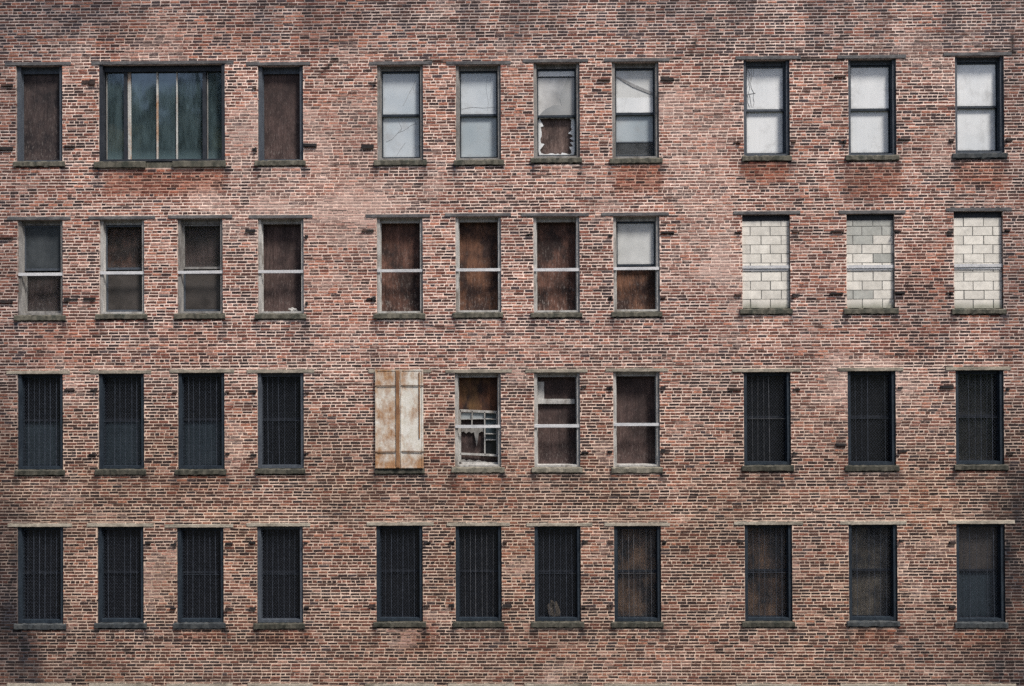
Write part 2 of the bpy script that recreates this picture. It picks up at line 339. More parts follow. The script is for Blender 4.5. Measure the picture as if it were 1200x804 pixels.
# ------------------------------------------------------------------ the brick building
building = empty('brick_building', (0, 0, -11.0))
tag(building, 'weathered red brick warehouse with rows of boarded, screened and whitened windows', 'building')
BZ = 11.0            # children are given in facade metres, lifted to the building's foot
XL, XR, ZB, ZT = -14.6, 13.8, -11.0, 9.3
COURSE = 0.0680
openings = []        # left, right, bottom, top (brickwork is left out from the sill up to the lintel)
for row in OPEN:
    for o in row:
        if o: openings.append((o[0], o[1], o[2], o[3]-LINTEL))
ROW5 = [(a, b, -9.58, -7.36) for a, b, _, _ in OPEN[3]]
for a, b, c, d in ROW5: openings.append((a, b, c, d-LINTEL))

def lattice(n, seed):
    return np.random.default_rng(seed).random((n, n))
_LT = [lattice(256, s) for s in range(12)]
def vnoise(x, z, scale, s):
    x = np.asarray(x)*scale + 57.3; z = np.asarray(z)*scale + 91.7
    i = np.floor(x).astype(int); k = np.floor(z).astype(int); fx = x-i; fz = z-k
    fx = fx*fx*(3-2*fx); fz = fz*fz*(3-2*fz); T = _LT[s]
    g = lambda a, b: T[a % 256, b % 256]
    return (g(i, k)*(1-fx)+g(i+1, k)*fx)*(1-fz) + (g(i, k+1)*(1-fx)+g(i+1, k+1)*fx)*fz
def fbm(x, z, scale, s, n=4):
    t = 0; a = .5; w = 0
    for q in range(n):
        t = t + a*vnoise(x, z, scale*2**q, (s+q) % 12); w += a; a *= .55
    return t/w
def sm(a, b, v):
    t = np.clip((v-a)/(b-a), 0, 1); return t*t*(3-2*t)
def rect(x, z, x0, x1, z0, z1, s=.25):
    return sm(x0-s, x0+s, x)*(1-sm(x1-s, x1+s, x))*sm(z0-s, z0+s, z)*(1-sm(z1-s, z1+s, z))

# old stains with vignette bands painted along the edges, patches of other brick and limed areas: where they are (x0, x1, z0, z1) and how strong
SOOT_VIGNETTE = [(-14.6, -10.85, -9.5, -3.3, .75), (10.05, 14.5, -9.5, -3.0, .72), (-11.3, -10.0, -9.5, -6.5, .5), (-14.6, -11.05, -9.5, 9.4, .36), (-3, 3, 8.4, 9.4, .2), (10.3, 14.5, -9.5, 9.4, .36), (9.0, 14.5, -9.5, -6.3, .4), (-14.6, -10.6, -9.5, -6.4, .4), (-14.5, -11.2, -9.5, -2.9, .55), (10.35, 14.5, -9.5, -2.6, .7), (10.25, 10.85, -9.5, -6.2, .95), (-14, -8.6, 6.9, 9.4, .55), (-14.2, -11.35, -1.5, 7.4, .42),
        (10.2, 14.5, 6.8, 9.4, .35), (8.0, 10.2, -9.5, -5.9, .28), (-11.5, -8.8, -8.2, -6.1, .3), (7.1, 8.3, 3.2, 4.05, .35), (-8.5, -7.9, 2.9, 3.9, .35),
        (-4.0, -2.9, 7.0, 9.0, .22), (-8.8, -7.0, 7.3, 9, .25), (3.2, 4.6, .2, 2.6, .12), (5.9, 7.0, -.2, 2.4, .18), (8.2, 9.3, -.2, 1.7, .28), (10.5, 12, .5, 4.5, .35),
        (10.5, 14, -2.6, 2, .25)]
LIME = [(-6.6, -2.6, 3.0, 5.4, .20), (-9, 3.5, 2.95, 4.1, .12), (3.0, 4.6, 1.5, 5.8, .20), (-6, 4, -.4, .4, .13), (-4.8, -3.4, -1.8, 2.8, .10), (5.9, 9.2, -2.4, -.2, .12), (-3.4, 4, -8, -6.2, .10), (-2, 3, 3.1, 4.0, .10)]
WARM = [(-9.4, -6.7, 3.45, 4.04, .9), (1.98, 2.98, 3.38, 4.04, .95), (4.85, 5.75, 3.62, 4.06, .95), (9.4, 10.5, 3.45, 4.08, .8), (7.0, 8.2, 3.3, 4.06, .75), (-5.1, -3.5, 6.6, 7.6, .35), (-9.6, -6.0, 6.6, 7.4, .35), (-11, -9.5, -.4, .7, .4), (-8.2, -6.8, -.2, .5, .35),
        (7.2, 8.1, 3.5, 4.0, .6), (8.2, 9.2, .9, 2.3, .4), (-8.0, -6.6, -3.2, -2.75, .35), (-2.9, -2.0, -6.7, -5.9, .6), (-5.9, -4.9, -6.5, -6.2, .7), (-7.7, -6.7, -6.5, -6.2, .6), (7.2, 8.1, -6.5, -6.2, .7), (9.4, 10.4, -6.6, -6.2, .5),
        (-1.6, -.6, -3.3, -2.75, .45), (7.8, 9.0, -.3, .5, .4), (-4.9, -3.2, .5, 5.8, .2)]
SLATE = [(-14.6, 13.8, 6.5, 9.3, .32), (-3.6, -2.4, 6.6, 9, .3), (3, 12, 6.6, 9, .15)]
CRACK = [((3.1, 6.36), (3.6, 6.41), (3.75, 6.62), (3.72, 6.9)), ((-4.60, 6.05), (-4.42, 6.2), (-4.2, 6.45)), ((10.66, 6.95), (10.70, 6.40)), ((10.0, 6.46), (10.7, 6.5)), ((6.0, 6.33), (7.0, 6.31)), ((-2.2, 6.36), (-1.7, 6.34))]
def field(rects, x, z, seed, warp=.7, soft=.22):
    wx = x + (fbm(x, z, .9, seed)-.5)*warp*1.6; wz = z + (fbm(x, z, .9, seed+3)-.5)*warp
    t = np.zeros_like(x)
    for x0, x1, z0, z1, k in rects: t = np.maximum(t, k*rect(wx, wz, x0, x1, z0, z1, soft))
    return t
def crack_field(x, z):
    d = np.full_like(x, 9.0)
    for pl in CRACK:
        for (ax, az), (bx, bz) in zip(pl, pl[1:]):
            L2 = (bx-ax)**2+(bz-az)**2; t = np.clip(((x-ax)*(bx-ax)+(z-az)*(bz-az))/L2, 0, 1)
            d = np.minimum(d, np.hypot(x-ax-t*(bx-ax), z-az-t*(bz-az)))
    return 1-sm(.015, .05, d)
def vignette_and_runs(x, z):
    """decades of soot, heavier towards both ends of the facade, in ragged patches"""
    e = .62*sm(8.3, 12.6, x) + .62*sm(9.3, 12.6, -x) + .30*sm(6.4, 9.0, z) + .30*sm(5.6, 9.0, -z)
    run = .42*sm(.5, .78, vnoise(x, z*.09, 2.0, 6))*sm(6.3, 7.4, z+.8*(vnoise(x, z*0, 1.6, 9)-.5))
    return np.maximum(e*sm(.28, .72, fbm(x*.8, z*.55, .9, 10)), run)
def under_sill(x, z):
    """rain streaks below the sills"""
    t = np.zeros_like(x)
    for a, b, c, d in openings:
        for e in (a-.03, b+.03):
            t = np.maximum(t, .9*np.exp(-((x-e)/.08)**2)*sm(c-.62, c-.15, z)*(1-sm(c-.13, c-.1, z)))
        run = sm(.5, .8, vnoise(x, z*.08, 7.0, 4))*np.exp(-np.maximum(c-.14-z, 0)/.32)
        t = np.maximum(t, .55*run*(x > a)*(x < b)*(z < c-.12)*(z > c-1.2))
    return t

PAL = np.array([(.45, .185, .122), (.44, .235, .185), (.235, .085, .060), (.120, .054, .042), (.040, .023, .024), (.066, .047, .054)])
def brick_colours(x, z):
    n = len(x)
    low = 1-sm(-3.0, .6, z)                         # browner brick in the lower storeys
    f1, f2 = fbm(x, z, .55, 1)*.6+fbm(x*.5, z*1.6, 1.3, 4)*.4, fbm(x*.6, z*1.3, 1.5, 5)
    course = _LT[2][(np.floor((z-ZB)/COURSE).astype(int)) % 256, 7]-.5      # each course came from its own batch
    slate = field(SLATE, x, z, 2); warm = field(WARM, x, z, 4, .25, .09)
    w = np.stack([.13+1.5*(f1-.5)-.10*low+.3*warm, .13-.04*low+.5*(f1-.5), .27+.25*(f2-.5)+.15*warm, .27+.12*low, .24+1.1*(f2-.5)-.6*(f1-.5)+.16*course+0.03*low-.12*warm, .05+.9*slate], 1)
    mid = sm(-.8, .8, z)*(1-sm(6.0, 7.2, z))*(1-.5*sm(3, 9, x)); w = w + mid[:, None]*np.array((.07, .07, .04, -.02, -.04, 0))
    w = np.clip(w, .01, None); w /= w.sum(1, keepdims=True)
    u = rng.random(n); k = np.minimum((u[:, None] > np.cumsum(w, 1)).sum(1), 5)
    c = PAL[k]*(.80+.40*rng.random((n, 1)))
    avg = np.array((.33, .18, .15))
    c = c*.95 + avg*.05
    c = c*(1-low[:, None]*np.array((.26, .25, .29))*(.55+.9*fbm(x, z, .9, 10))[:, None])
    c = c*(1-warm[:, None]*np.array((.28, .50, .58))*.9)
    soot_and_vignette = np.maximum(np.maximum(field(SOOT_VIGNETTE, x, z, 6, 1.1, .6), under_sill(x, z)*.85), vignette_and_runs(x, z))  # stains plus the vignette painted in towards the edges
    soot_and_vignette = np.clip(soot_and_vignette*(.45+1.1*fbm(x*1.6, z*.5, 2.6, 8)), 0, .95)
    c = c*(1-soot_and_vignette[:, None]*np.array((.92, .86, .78)))
    c = c*(.82+.36*fbm(x, z, 3.1, 11))[:, None]
    c = c*(1-.9*crack_field(x, z)[:, None])
    lime = field(LIME, x, z, 3, 1.2) + .42*(sm(.55, .75, fbm(x, z, .8, 7)))*.5 - .3*soot_and_vignette
    return np.concatenate([np.clip(c, .006, 1), np.clip(.02+lime + .10*(f1-.5), 0, 1)[:, None]], 1)
def mortar_colours(x, z):
    low = 1-sm(-3.0, .6, z)
    c = np.array((.94, .73, .625))*(1-low[:, None]*np.array((.20, .23, .29))*(.55+.9*fbm(x, z, .9, 10))[:, None])*(.66+.65*fbm(x, z, 1.3, 9))[:, None]*(1-.75*field(WARM, x, z, 4, .25, .09)[:, None]*np.array((.50, .70, .78)))
    soot_and_vignette = np.maximum(np.maximum(field(SOOT_VIGNETTE, x, z, 6, 1.1, .6), under_sill(x, z)*.9), vignette_and_runs(x, z)); soot_and_vignette = np.clip(soot_and_vignette*(.45+1.1*fbm(x*1.6, z*.5, 2.6, 8)), 0, .97)  # the same stains and painted edge vignette darken the mortar
    slate = field(SLATE, x, z, 2)
    c = c*(1-slate[:, None]*np.array((.30, .26, .20)))
    c = c*(1-soot_and_vignette[:, None]*np.array((.95, .92, .86)))*(1-.92*crack_field(x, z)[:, None])
    return np.concatenate([c, np.ones((len(x), 1))], 1)

def array_mesh(name, verts, quads, cols, mats, mat_idx=None):
    me = bpy.data.meshes.new(name)
    me.vertices.add(len(verts)); me.vertices.foreach_set('co', verts.astype(np.float32).ravel())
    nq = len(quads); me.loops.add(nq*4); me.polygons.add(nq)
    me.loops.foreach_set('vertex_index', quads.astype(np.int32).ravel())
    me.polygons.foreach_set('loop_start', np.arange(0, nq*4, 4, dtype=np.int32))
    me.polygons.foreach_set('loop_total', np.full(nq, 4, dtype=np.int32))
    me.polygons.foreach_set('use_smooth', np.zeros(nq, dtype=bool))
    for m in mats: me.materials.append(m)
    if mat_idx is not None: me.polygons.foreach_set('material_index', mat_idx.astype(np.int32))
    at = me.attributes.new('tint', 'FLOAT_COLOR', 'POINT'); at.data.foreach_set('color', cols.astype(np.float32).ravel())
    me.update(); me.validate()
    return me

def make_wall():
    B = []                                                       # x0, x1, z0, z1 of each brick
    nrow = int((ZT-ZB)/COURSE); jt = .0295; jv = .0165
    for r in range(nrow):
        z0 = ZB + r*COURSE; zm = z0 + COURSE/2
        header = r % 6 == 2
        L = .108 if header else .2165
        x = XL - (L*.5 if (r % 2) else 0) - random.uniform(0, .03)
        cuts = sorted((a, b) for a, b, c, d in openings if c-.15 < zm < d+LINTEL*.6)
        hz = jt*random.uniform(.75, 1.2)
        if any(abs(zm-q) < COURSE*.5 for q in (-.40, -3.78)): hz = .042       # a thick limed bed along the lintel tops
        while x < XR:
            w = L*random.uniform(.93, 1.07)
            if not header and random.random() < .03: w *= .5
            a, b = x, x+w-jv*random.uniform(.7, 1.5)
            x += w
            segs = [(a, b)]
            for p, q in cuts:
                new = []
                for s, e in segs:
                    if e <= p or s >= q: new.append((s, e))
                    else:
                        if s < p: new.append((s, p+random.uniform(-.012, .004)))
                        if e > q: new.append((q-random.uniform(-.012, .004), e))
                segs = new
            for s, e in segs:
                s, e = max(s, XL), min(e, XR)
                if e-s > .02: B.append((s, e, z0+hz/2+random.uniform(-.003, .003), z0+COURSE-hz/2+random.uniform(-.003, .003)))
    B = np.array(B); n = len(B)
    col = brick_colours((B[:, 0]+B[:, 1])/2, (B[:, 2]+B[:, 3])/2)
    yf = np.clip(.0015 + rng.normal(0, .0016, n), -.004, .0042)
    yb = np.full(n, .215)
    V = np.zeros((n, 8, 3))
    for k, (ix, iy, iz) in enumerate([(0,0,0),(1,0,0),(1,0,1),(0,0,1),(0,1,0),(1,1,0),(1,1,1),(0,1,1)]):
        V[:, k, 0] = B[:, ix]; V[:, k, 2] = B[:, 2+iz]; V[:, k, 1] = yb if iy else yf
    V[:, :4, 0] += rng.normal(0, .0022, (n, 4)); V[:, :4, 2] += rng.normal(0, .0022, (n, 4)); V[:, :4, 1] += rng.uniform(-.0010, .0010, (n, 4))
    Q = np.array([(0,1,2,3),(1,5,6,2),(4,0,3,7),(3,2,6,7),(4,5,1,0)])
    quads = (np.arange(n)[:, None, None]*8 + Q[None]).reshape(-1, 4)
    verts = V.reshape(-1, 3); cols = np.repeat(col, 8, 0)
    # mortar bed: a sheet with the openings left out, and its returns into the reveals
    step = .09
    xs = set(np.round(np.arange(XL, XR+.001, step), 3)); zs = set(np.round(np.arange(ZB, ZT+.001, step), 3))
    for a, b, c, d in openings: xs |= {a, b}; zs |= {round(c-.15, 3), round(d, 3)}
    xs, zs = np.array(sorted(xs)), np.array(sorted(zs))
    gx, gz = np.meshgrid(xs, zs, indexing='ij'); nz = len(zs)
    mv = np.stack([gx.ravel(), np.full(gx.size, .0062), gz.ravel()], 1)
    cx, cz = (xs[:-1]+xs[1:])/2, (zs[:-1]+zs[1:])/2
    keep = np.ones((len(cx), len(cz)), bool)
    for a, b, c, d in openings:
        keep[np.ix_((cx > a) & (cx < b), (cz > c-.15) & (cz < d))] = False
    ii, kk = np.nonzero(keep)
    mq = np.stack([ii*nz+kk, (ii+1)*nz+kk, (ii+1)*nz+kk+1, ii*nz+kk+1], 1)
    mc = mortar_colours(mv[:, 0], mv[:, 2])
    rv, rq = [], []
    for a, b, c, d in openings:
        for x in (a, b):
            k = len(rv); rv += [(x, .0062, c-.15), (x, .30, c-.15), (x, .30, d), (x, .0062, d)]; rq.append((k, k+1, k+2, k+3))
        k = len(rv); rv += [(a, .0062, d), (b, .0062, d), (b, .30, d), (a, .30, d)]; rq.append((k, k+1, k+2, k+3))
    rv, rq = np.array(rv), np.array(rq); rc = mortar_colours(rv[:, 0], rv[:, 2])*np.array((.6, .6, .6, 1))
    o1 = len(verts); o2 = o1+len(mv)
    AV = np.concatenate([verts, mv, rv]); AV[:, 2] += BZ
    me = array_mesh('wall', AV, np.concatenate([quads, mq+o1, rq+o2]), np.concatenate([cols, mc, rc]), [M['brick'], M['mortar']],
                    np.concatenate([np.zeros(len(quads)), np.ones(len(mq)+len(rq))]))
    o = bpy.data.objects.new('wall', me); C.objects.link(o); o.parent = building
    return o
wall = make_wall()

# the rest of the building's body, closed and dark inside
plain = speckled('plain_brickwork', (.15, .08, .065), (.24, .13, .105), 7, .9)
tar = speckled('roofing_tar', (.03, .03, .032), (.055, .055, .055), 3, .9)
m = MB()
m.box(XL, XL+.3, .216, 16, 0, ZT-.3+BZ); m.box(XR-.3, XR, .216, 16, 0, ZT-.3+BZ); m.box(XL+.3, XR-.3, 15.7, 16, 0, ZT-.3+BZ)
m.build('rear_wall', plain, building)
MB().box(XL+.3, XR-.3, .30, 15.7, ZT-1.1+BZ, ZT-.9+BZ).build('roof', tar, building)
MB().rough_box(XL-.05, XR+.05, -.09, .36, ZT+.003+BZ, ZT+.14+BZ, 60).build('coping', M['sill'], building)

# ------------------------------------------------------------------ windows
light_wire = speckled('bright_galvanised_wire', (.05, .054, .064), (.15, .155, .17), 10, .5, spec=.5, bump=False)
def grille_mesh(w, h, bright):
    """diamond mesh of bent wires with straight stiffening wires, in its angle frame"""
    m = MB(); t = .0046
    pw, ph = .0625, .078
    n = max(2, int(round(w/pw))); pw = w/n; nz = int(h/(ph/2)); ph2 = h/nz
    for i in range(n+1):
        x = i*pw
        for s in (0, 1):
            pts = []
            for k in range(nz+1):
                d = (pw/2) if (k+s) % 2 else -(pw/2)
                pts.append((min(max(x + (d if s == 0 else -d)*(1 if s == 0 else -1), 0), w), -.004+.008*s, k*ph2))
            if s == 1: continue
            for p, q in zip(pts, pts[1:]): m.bar(p, q, t)
    m.mark.append((len(m.f), bright))
    k = max(3, int(round(w/.125)))
    for i in range(1, k):
        if random.random() < .85: m.bar((w*i/k+random.uniform(-.014, .014), -.008, 0), (w*i/k+random.uniform(-.014, .014), -.008, h), random.choice((.005, .007, .009)))
    if random.random() < .45: m.bar((0, -.010, h*.5), (w, -.010, h*.5), .006)
    return m

LINTEL_MAT = {0: 'lintel_grey', 1: 'lintel_grey', 2: 'lintel_mid', 3: 'lintel_pale', 4: 'lintel_pale'}

def opening_trim(win, w, h, row, sill='sill', lint=None, split_sill=False):
    el, er = .2+random.uniform(-.04, .06), .2+random.uniform(-.04, .06)
    MB().rough_box(-el, w+er, -.010, .30, h+.003, h+LINTEL-.003, 22, .0035, .006).build('lintel', M[lint or LINTEL_MAT[row]], win)
    sl, sr = .06+random.uniform(-.02, .02), .05+random.uniform(-.02, .03)
    if split_sill:
        m = MB().rough_box(-.10, w*.37, -.045, .30, -.147, -.004, 14, .006).rough_box(w*.59, w+.02, -.045, .30, -.147, -.004, 14, .006)
        m.box(w*.37+.004, w*.59-.004, .03, .29, -.146, -.012)
    else:
        m = MB().rough_box(-sl, w+sr, -.026, .30, -.131+random.uniform(-.008, .006), -.004, 18, .010, .02)
    m.build('sill', M['sill_low' if (sill == 'sill' and row > 1) else sill], win)

def frame_mesh(w, h, st=.065, hd=.10, bt=.045, y0=.05, y1=.25):
    m = MB(); e = .002
    m.box(e, st, y0, y1, e, h-e); m.box(w-st, w-e, y0, y1, e, h-e)
    m.box(st+.0005, w-st-.0005, y0+.078, y1, h-hd, h-e); m.box(st+.0005, w-st-.0005, y0+.004, y1, e, bt)
    # a stop bead round the inside
    b = .018; y0 = max(y0+.06, .05)
    m.box(st+.0005, st+b, y0+.02, y0+.045, bt+.001, h-hd-.001); m.box(w-st-b, w-st-.0005, y0+.02, y0+.045, bt+.001, h-hd-.001)
    return m

def sash_mesh(x0, x1, z0, z1, y0, y1, st=.042, top=.045, bot=.05):
    m = MB()
    m.box(x0, x0+st, y0, y1, z0, z1); m.box(x1-st, x1, y0, y1, z0, z1)
    m.box(x0+st+.0005, x1-st-.0005, y0+.002, y1, z1-top, z1); m.box(x0+st+.0005, x1-st-.0005, y0+.002, y1, z0, z0+bot)
    return m

def win_base(row, col, label, paint, name='window', rect4=None, frame=True, **kw):
    a, b, c, d = rect4 or OPEN[row][col]
    w, h = b-a, d-LINTEL-c
    if frame: o = frame_mesh(w, h, **kw).build(name, M[paint], building, (a, 0, c+BZ), label)
    else: o = None
    return o, w, h, a, c

def pane(win, x0, x1, z0, z1, y, mat, name='pane'):
    return MB().box(x0, x1, y, y+.006, z0, z1).build(name, mat, win)

def guard_bar(win, w, z, y=.024, t=.066):
    MB().box(.004, w-.004, y, y+.022, z-t/2, z+t/2, .003).build('guard_bar', M['guard'], win)

def sash_window(row, col, label, paint='grey_paint', upper=None, lower=None, board=None, bar=None, sash='navy_paint', mid=.495, lower_sash=True, upper_sash=True, sill='sill', lint=None, low_paint=None):
    win, w, h, a, c = win_base(row, col, label, paint)
    opening_trim(win, w, h, row, sill, lint)
    st, hd, bt = .066, .101, .046
    zm = bt + (h-hd-bt)*mid
    if upper_sash: sash_mesh(st, w-st, zm-.02, h-hd, .150, .185).build('upper_sash', M[sash], win)
    if lower_sash: sash_mesh(st, w-st, bt, zm+.025, .190, .225).build('lower_sash', M[low_paint or sash], win)
    if upper: pane(win, st+.04, w-st-.04, zm+.02, h-hd-.04, .166, upper)
    if lower: pane(win, st+.04, w-st-.04, bt+.045, zm-.015, .206, lower)
    if board: MB().box(.004, w-.004, .246, .262, .004, h-.004).build('board', BOARD[board], win)
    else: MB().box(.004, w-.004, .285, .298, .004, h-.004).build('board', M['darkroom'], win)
    if bar is not None: guard_bar(win, w, bar*h)
    return win, w, h

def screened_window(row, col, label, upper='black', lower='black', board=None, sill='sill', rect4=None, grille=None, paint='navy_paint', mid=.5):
    win, w, h, a, c = win_base(row, col, label, paint, 'screened_window', rect4, st=.075, hd=.085, bt=.07, y0=.035, y1=.13)
    opening_trim(win, w, h, row, sill)
    g = grille_mesh(w-.15, h-.155, light_wire if grille else M['wire_line'])
    g.build('mesh_screen', M['wire'], win, (.075, .105, .07))
    sash_mesh(.03, w-.03, h*mid, h-.03, .165, .19).build('upper_sash', M['black_steel'], win)
    sash_mesh(.03, w-.03, .02, h*mid+.03, .195, .22).build('lower_sash', M['black_steel'], win)
    if board:
        MB().box(.004, w-.004, .246, .262, .004, h-.004).build('board', BOARD[board], win)
        pane(win, .07, w-.07, h*mid+.03, h-.07, .178, M['glass_clear']); pane(win, .07, w-.07, .06, h*mid-.01, .208, M['glass_clear'])
    else:
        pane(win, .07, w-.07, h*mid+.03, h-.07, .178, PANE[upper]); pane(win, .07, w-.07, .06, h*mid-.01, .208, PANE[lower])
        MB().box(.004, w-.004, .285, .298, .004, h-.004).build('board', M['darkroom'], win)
    return win, w, h

def boarded_window(row, col, label, paint, board, sill='sill'):
    win, w, h, a, c = win_base(row, col, label, paint, 'boarded_window', st=.085, hd=.15, bt=.03)
    opening_trim(win, w, h, row, sill)
    MB().box(.087, w-.087, .17, .19, .032, h-.152).build('board', BOARD[board], win)
    return win

# --- top storey
boarded_window(0, 0, 'boarded window with a dark scratched panel, left of the wide glass window', 'slate_paint', 'dim')
def wide_window():
    win, w, h, a, c = win_base(0, 1, 'wide streaked glass window reflecting trees, twice the width of the others', 'black_steel', 'wide_window', st=.075, hd=.13, bt=.05, y0=.012)
    opening_trim(win, w, h, 0, 'sill', None, True)
    f = lambda px: (px-115.7)/(263.6-115.7)*w          # shares of the opening's width
    zt, zb = h-.131, .051
    for p, q in ((142.5, 146.6), (235.5, 239.5)):
        MB().box(f(p), f(q), .11, .22, zb, zt).build('mullion', M['black_steel'], win)
    for p, q in ((146.7, 150.0), (180.4, 182.0), (203.6, 205.2)):
        o = MB().box(f(p), f(q), .14, .20, zb, zt, .004).build('mullion', M['rusted_white'], win); o['label'] = 'white mullion streaked with rust'
    edges = [(120.4, 142.4), (150.7, 180.1), (182.3, 203.3), (205.7, 235.4), (239.6, 259.5)]
    for k, (p, q) in enumerate(edges):
        pn = MB().box(f(p), f(q), .168, .174, zb+.002, zt-.002)
        kx, kz = random.uniform(-.010, .010), random.uniform(-.0035, .0035)      # old panes never sit quite true
        pn.v = [(X, Y+kx*(X-(f(p)+f(q))/2)+kz*(Z-h/2), Z) for X, Y, Z in pn.v]
        pn.build('pane', M['glass_wide'], win)
    for p in (121.4, 240.6):
        MB().box(f(p)-.009, f(p)+.009, .15, .166, zb+.002, zt-.002).build('glazing_bead', M['grey_paint'], win)
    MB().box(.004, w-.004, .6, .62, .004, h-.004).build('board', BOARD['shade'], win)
wide_window()
boarded_window(0, 3, 'boarded window with a reddish panel flecked white at its foot, right of the wide window', 'slate_paint', 'mauve')
def crack_lines(win, lines, y, t=.007):
    for pl in lines:
        m = MB()
        for p, q in zip(pl, pl[1:]): m.bar((p[0], y, p[1]), (q[0], y, q[1]), t*random.uniform(.6, 1.2), .003)
        m.build('crack', M['crack'], win)
win, w, h = sash_window(0, 4, 'sash window with pale panes crossed by thin dark cracks, upper and lower alike', 'grey_paint', PANE['pale'], PANE['pale'], lint=None)
crack_lines(win, [[(.84, 1.80), (.78, 1.66), (.70, 1.53), (.62, 1.36), (.56, 1.24)], [(.78, 1.66), (.80, 1.58)]], .1645)
crack_lines(win, [[(.42, .98), (.47, .86), (.52, .74), (.43, .64), (.30, .50), (.17, .44)], [(.43, .64), (.58, .70), (.72, .80), (.86, .86)], [(.52, .74), (.49, .66)], [(.60, .42), (.48, .26), (.40, .12)]], .2045)
win, w, h = sash_window(0, 5, 'sash window with pale upper pane and duller blue-grey lower pane', 'grey_paint', PANE['pale'], PANE['blue'])
crack_lines(win, [[(.70, 1.90), (.67, 1.62), (.72, 1.30), (.70, 1.12)], [(.76, 1.88), (.79, 1.60), (.75, 1.34)], [(.12, 1.16), (.35, 1.20), (.60, 1.18), (.88, 1.20)]], .1645, .006)
def smashed_window():
    win, w, h = sash_window(0, 6, 'sash window with smashed lower pane, jagged glass round a brown board', 'grey_paint', PANE['fold'], None, 'ply', mid=.46)
    zm = .046+(h-.147)*.46
    MB().box(.11, w-.11, .155, .172, h-.29, h-.268).build('muntin', M['navy_paint'], win)
    MB().box(.108, w-.108, .160, .1645, h-.262, h-.150).build('pane', PANE['white'], win)
    fx = lambda px: .108+(px-95)/(332-95)*(w-.216)
    fz = lambda py: h-.15-(py-140)/(418-140)*(h-.15-zm-.02)
    MB().slab([(fx(a), fz(b)) for a, b in [(288, 182), (331, 182), (331, 416), (100, 416), (118, 396), (145, 374), (190, 354), (225, 350), (248, 356), (236, 312), (246, 270), (262, 236)]], .1625, .1648).build('plastic_sheet', PANE['sheet'], win, label='darker fold of sheeting inside the upper pane')
    # the shards left in the lower sash
    x0, x1, z0, z1 = .108, w-.108, .094, zm-.02
    out, inn = [], []
    N = 46; cx, cz = (x0+x1)/2, (z0+z1)/2; rr = random.Random(4)
    for k in range(N):
        t = 2*PI*k/N; dx, dz = math.cos(t), math.sin(t)
        s = min((x1-x0)/2/max(abs(dx), 1e-6), (z1-z0)/2/max(abs(dz), 1e-6))
        out.append((cx+dx*s, cz+dz*s))
        big = .5+.5*math.sin(2.3*t+1.0)*math.cos(1.1*t)
        e = (rr.uniform(.58, .74) if rr.random() < .16 else rr.uniform(.80, .90)) + .10*big
        if dz > .72: e = rr.uniform(.95, .99)
        if dz < -.72: e = rr.uniform(.86, .97)
        if dx > .6 and dz > .1: e -= .10
        e = min(max(e, .55), .99)
        inn.append((cx+dx*s*e, cz+dz*s*e))
    m = MB()
    for y in (.203, .208):
        m.v += [(x, y, z) for x, z in out] + [(x, y, z) for x, z in inn]
    for k in range(N):
        q = (k+1) % N
        m.f += [(k, q, N+q, N+k), (2*N+k, 3*N+k, 3*N+q, 2*N+q), (N+k, N+q, 3*N+q, 3*N+k)]
    m.build('broken_pane', PANE['white'], win, label='jagged pale shards left in the lower sash')
smashed_window()
def dropped_window():
    win, w, h = sash_window(0, 7, 'sash window with bright upper pane and grey lower pane ending above a dark gap', 'grey_paint', PANE['fold2'], None, 'dim', mid=.485)
    zm = .046+(h-.147)*.485
    pane(win, .108, w-.108, .40, zm-.016, .206, PANE['blue'])
    pane(win, .108, w-.108, .09, .375, .206, M['glass_grey'])
    MB().box(.107, w-.107, .200, .214, .375, .40).build('muntin', M['slate_paint'], win)
    pane(win, .11, w-.11, zm+.035, zm+.36, .1605, PANE['white'])
    MB().slab([(.12, h-.30), (.12, h-.27), (.50, h-.45), (w-.11, h-.64), (w-.11, h-.70), (.48, h-.52)], .156, .160).build('tape_strip', M['strip'], win, label='grey strip slanting across the upper pane')  # diagonal grey band laid across the upper pane
dropped_window()
win, w, h = sash_window(0, 8, 'whitened sash window with loose cables hanging inside its upper pane', 'slate_paint', PANE['white'], PANE['white'], sash='slate_paint', mid=.50)
m = MB(); rr = random.Random(8)
for q in range(3):
    pts = [(.14+.05*q+rr.uniform(-.02, .02)+.03*math.sin(k*.9+q), .163, h-.16-k*.105) for k in range(9)]
    for p, r in zip(pts, pts[1:]): m.bar(p, r, .008, .005)
m.bar((.12, .163, h-.72), (.30, .163, h-.69), .012, .005)
m.build('cable', M['strip'], win)
sash_window(0, 9, 'clean whitened sash window over a mossy grey sill, in the top storey', 'slate_paint', PANE['white'], PANE['white'], sash='navy_paint', mid=.50)
sash_window(0, 10, 'whitened sash window over a soot-black sill, last of the top storey', 'slate_paint', PANE['white'], PANE['white'], sash='navy_paint', mid=.50, sill='sill_dark')

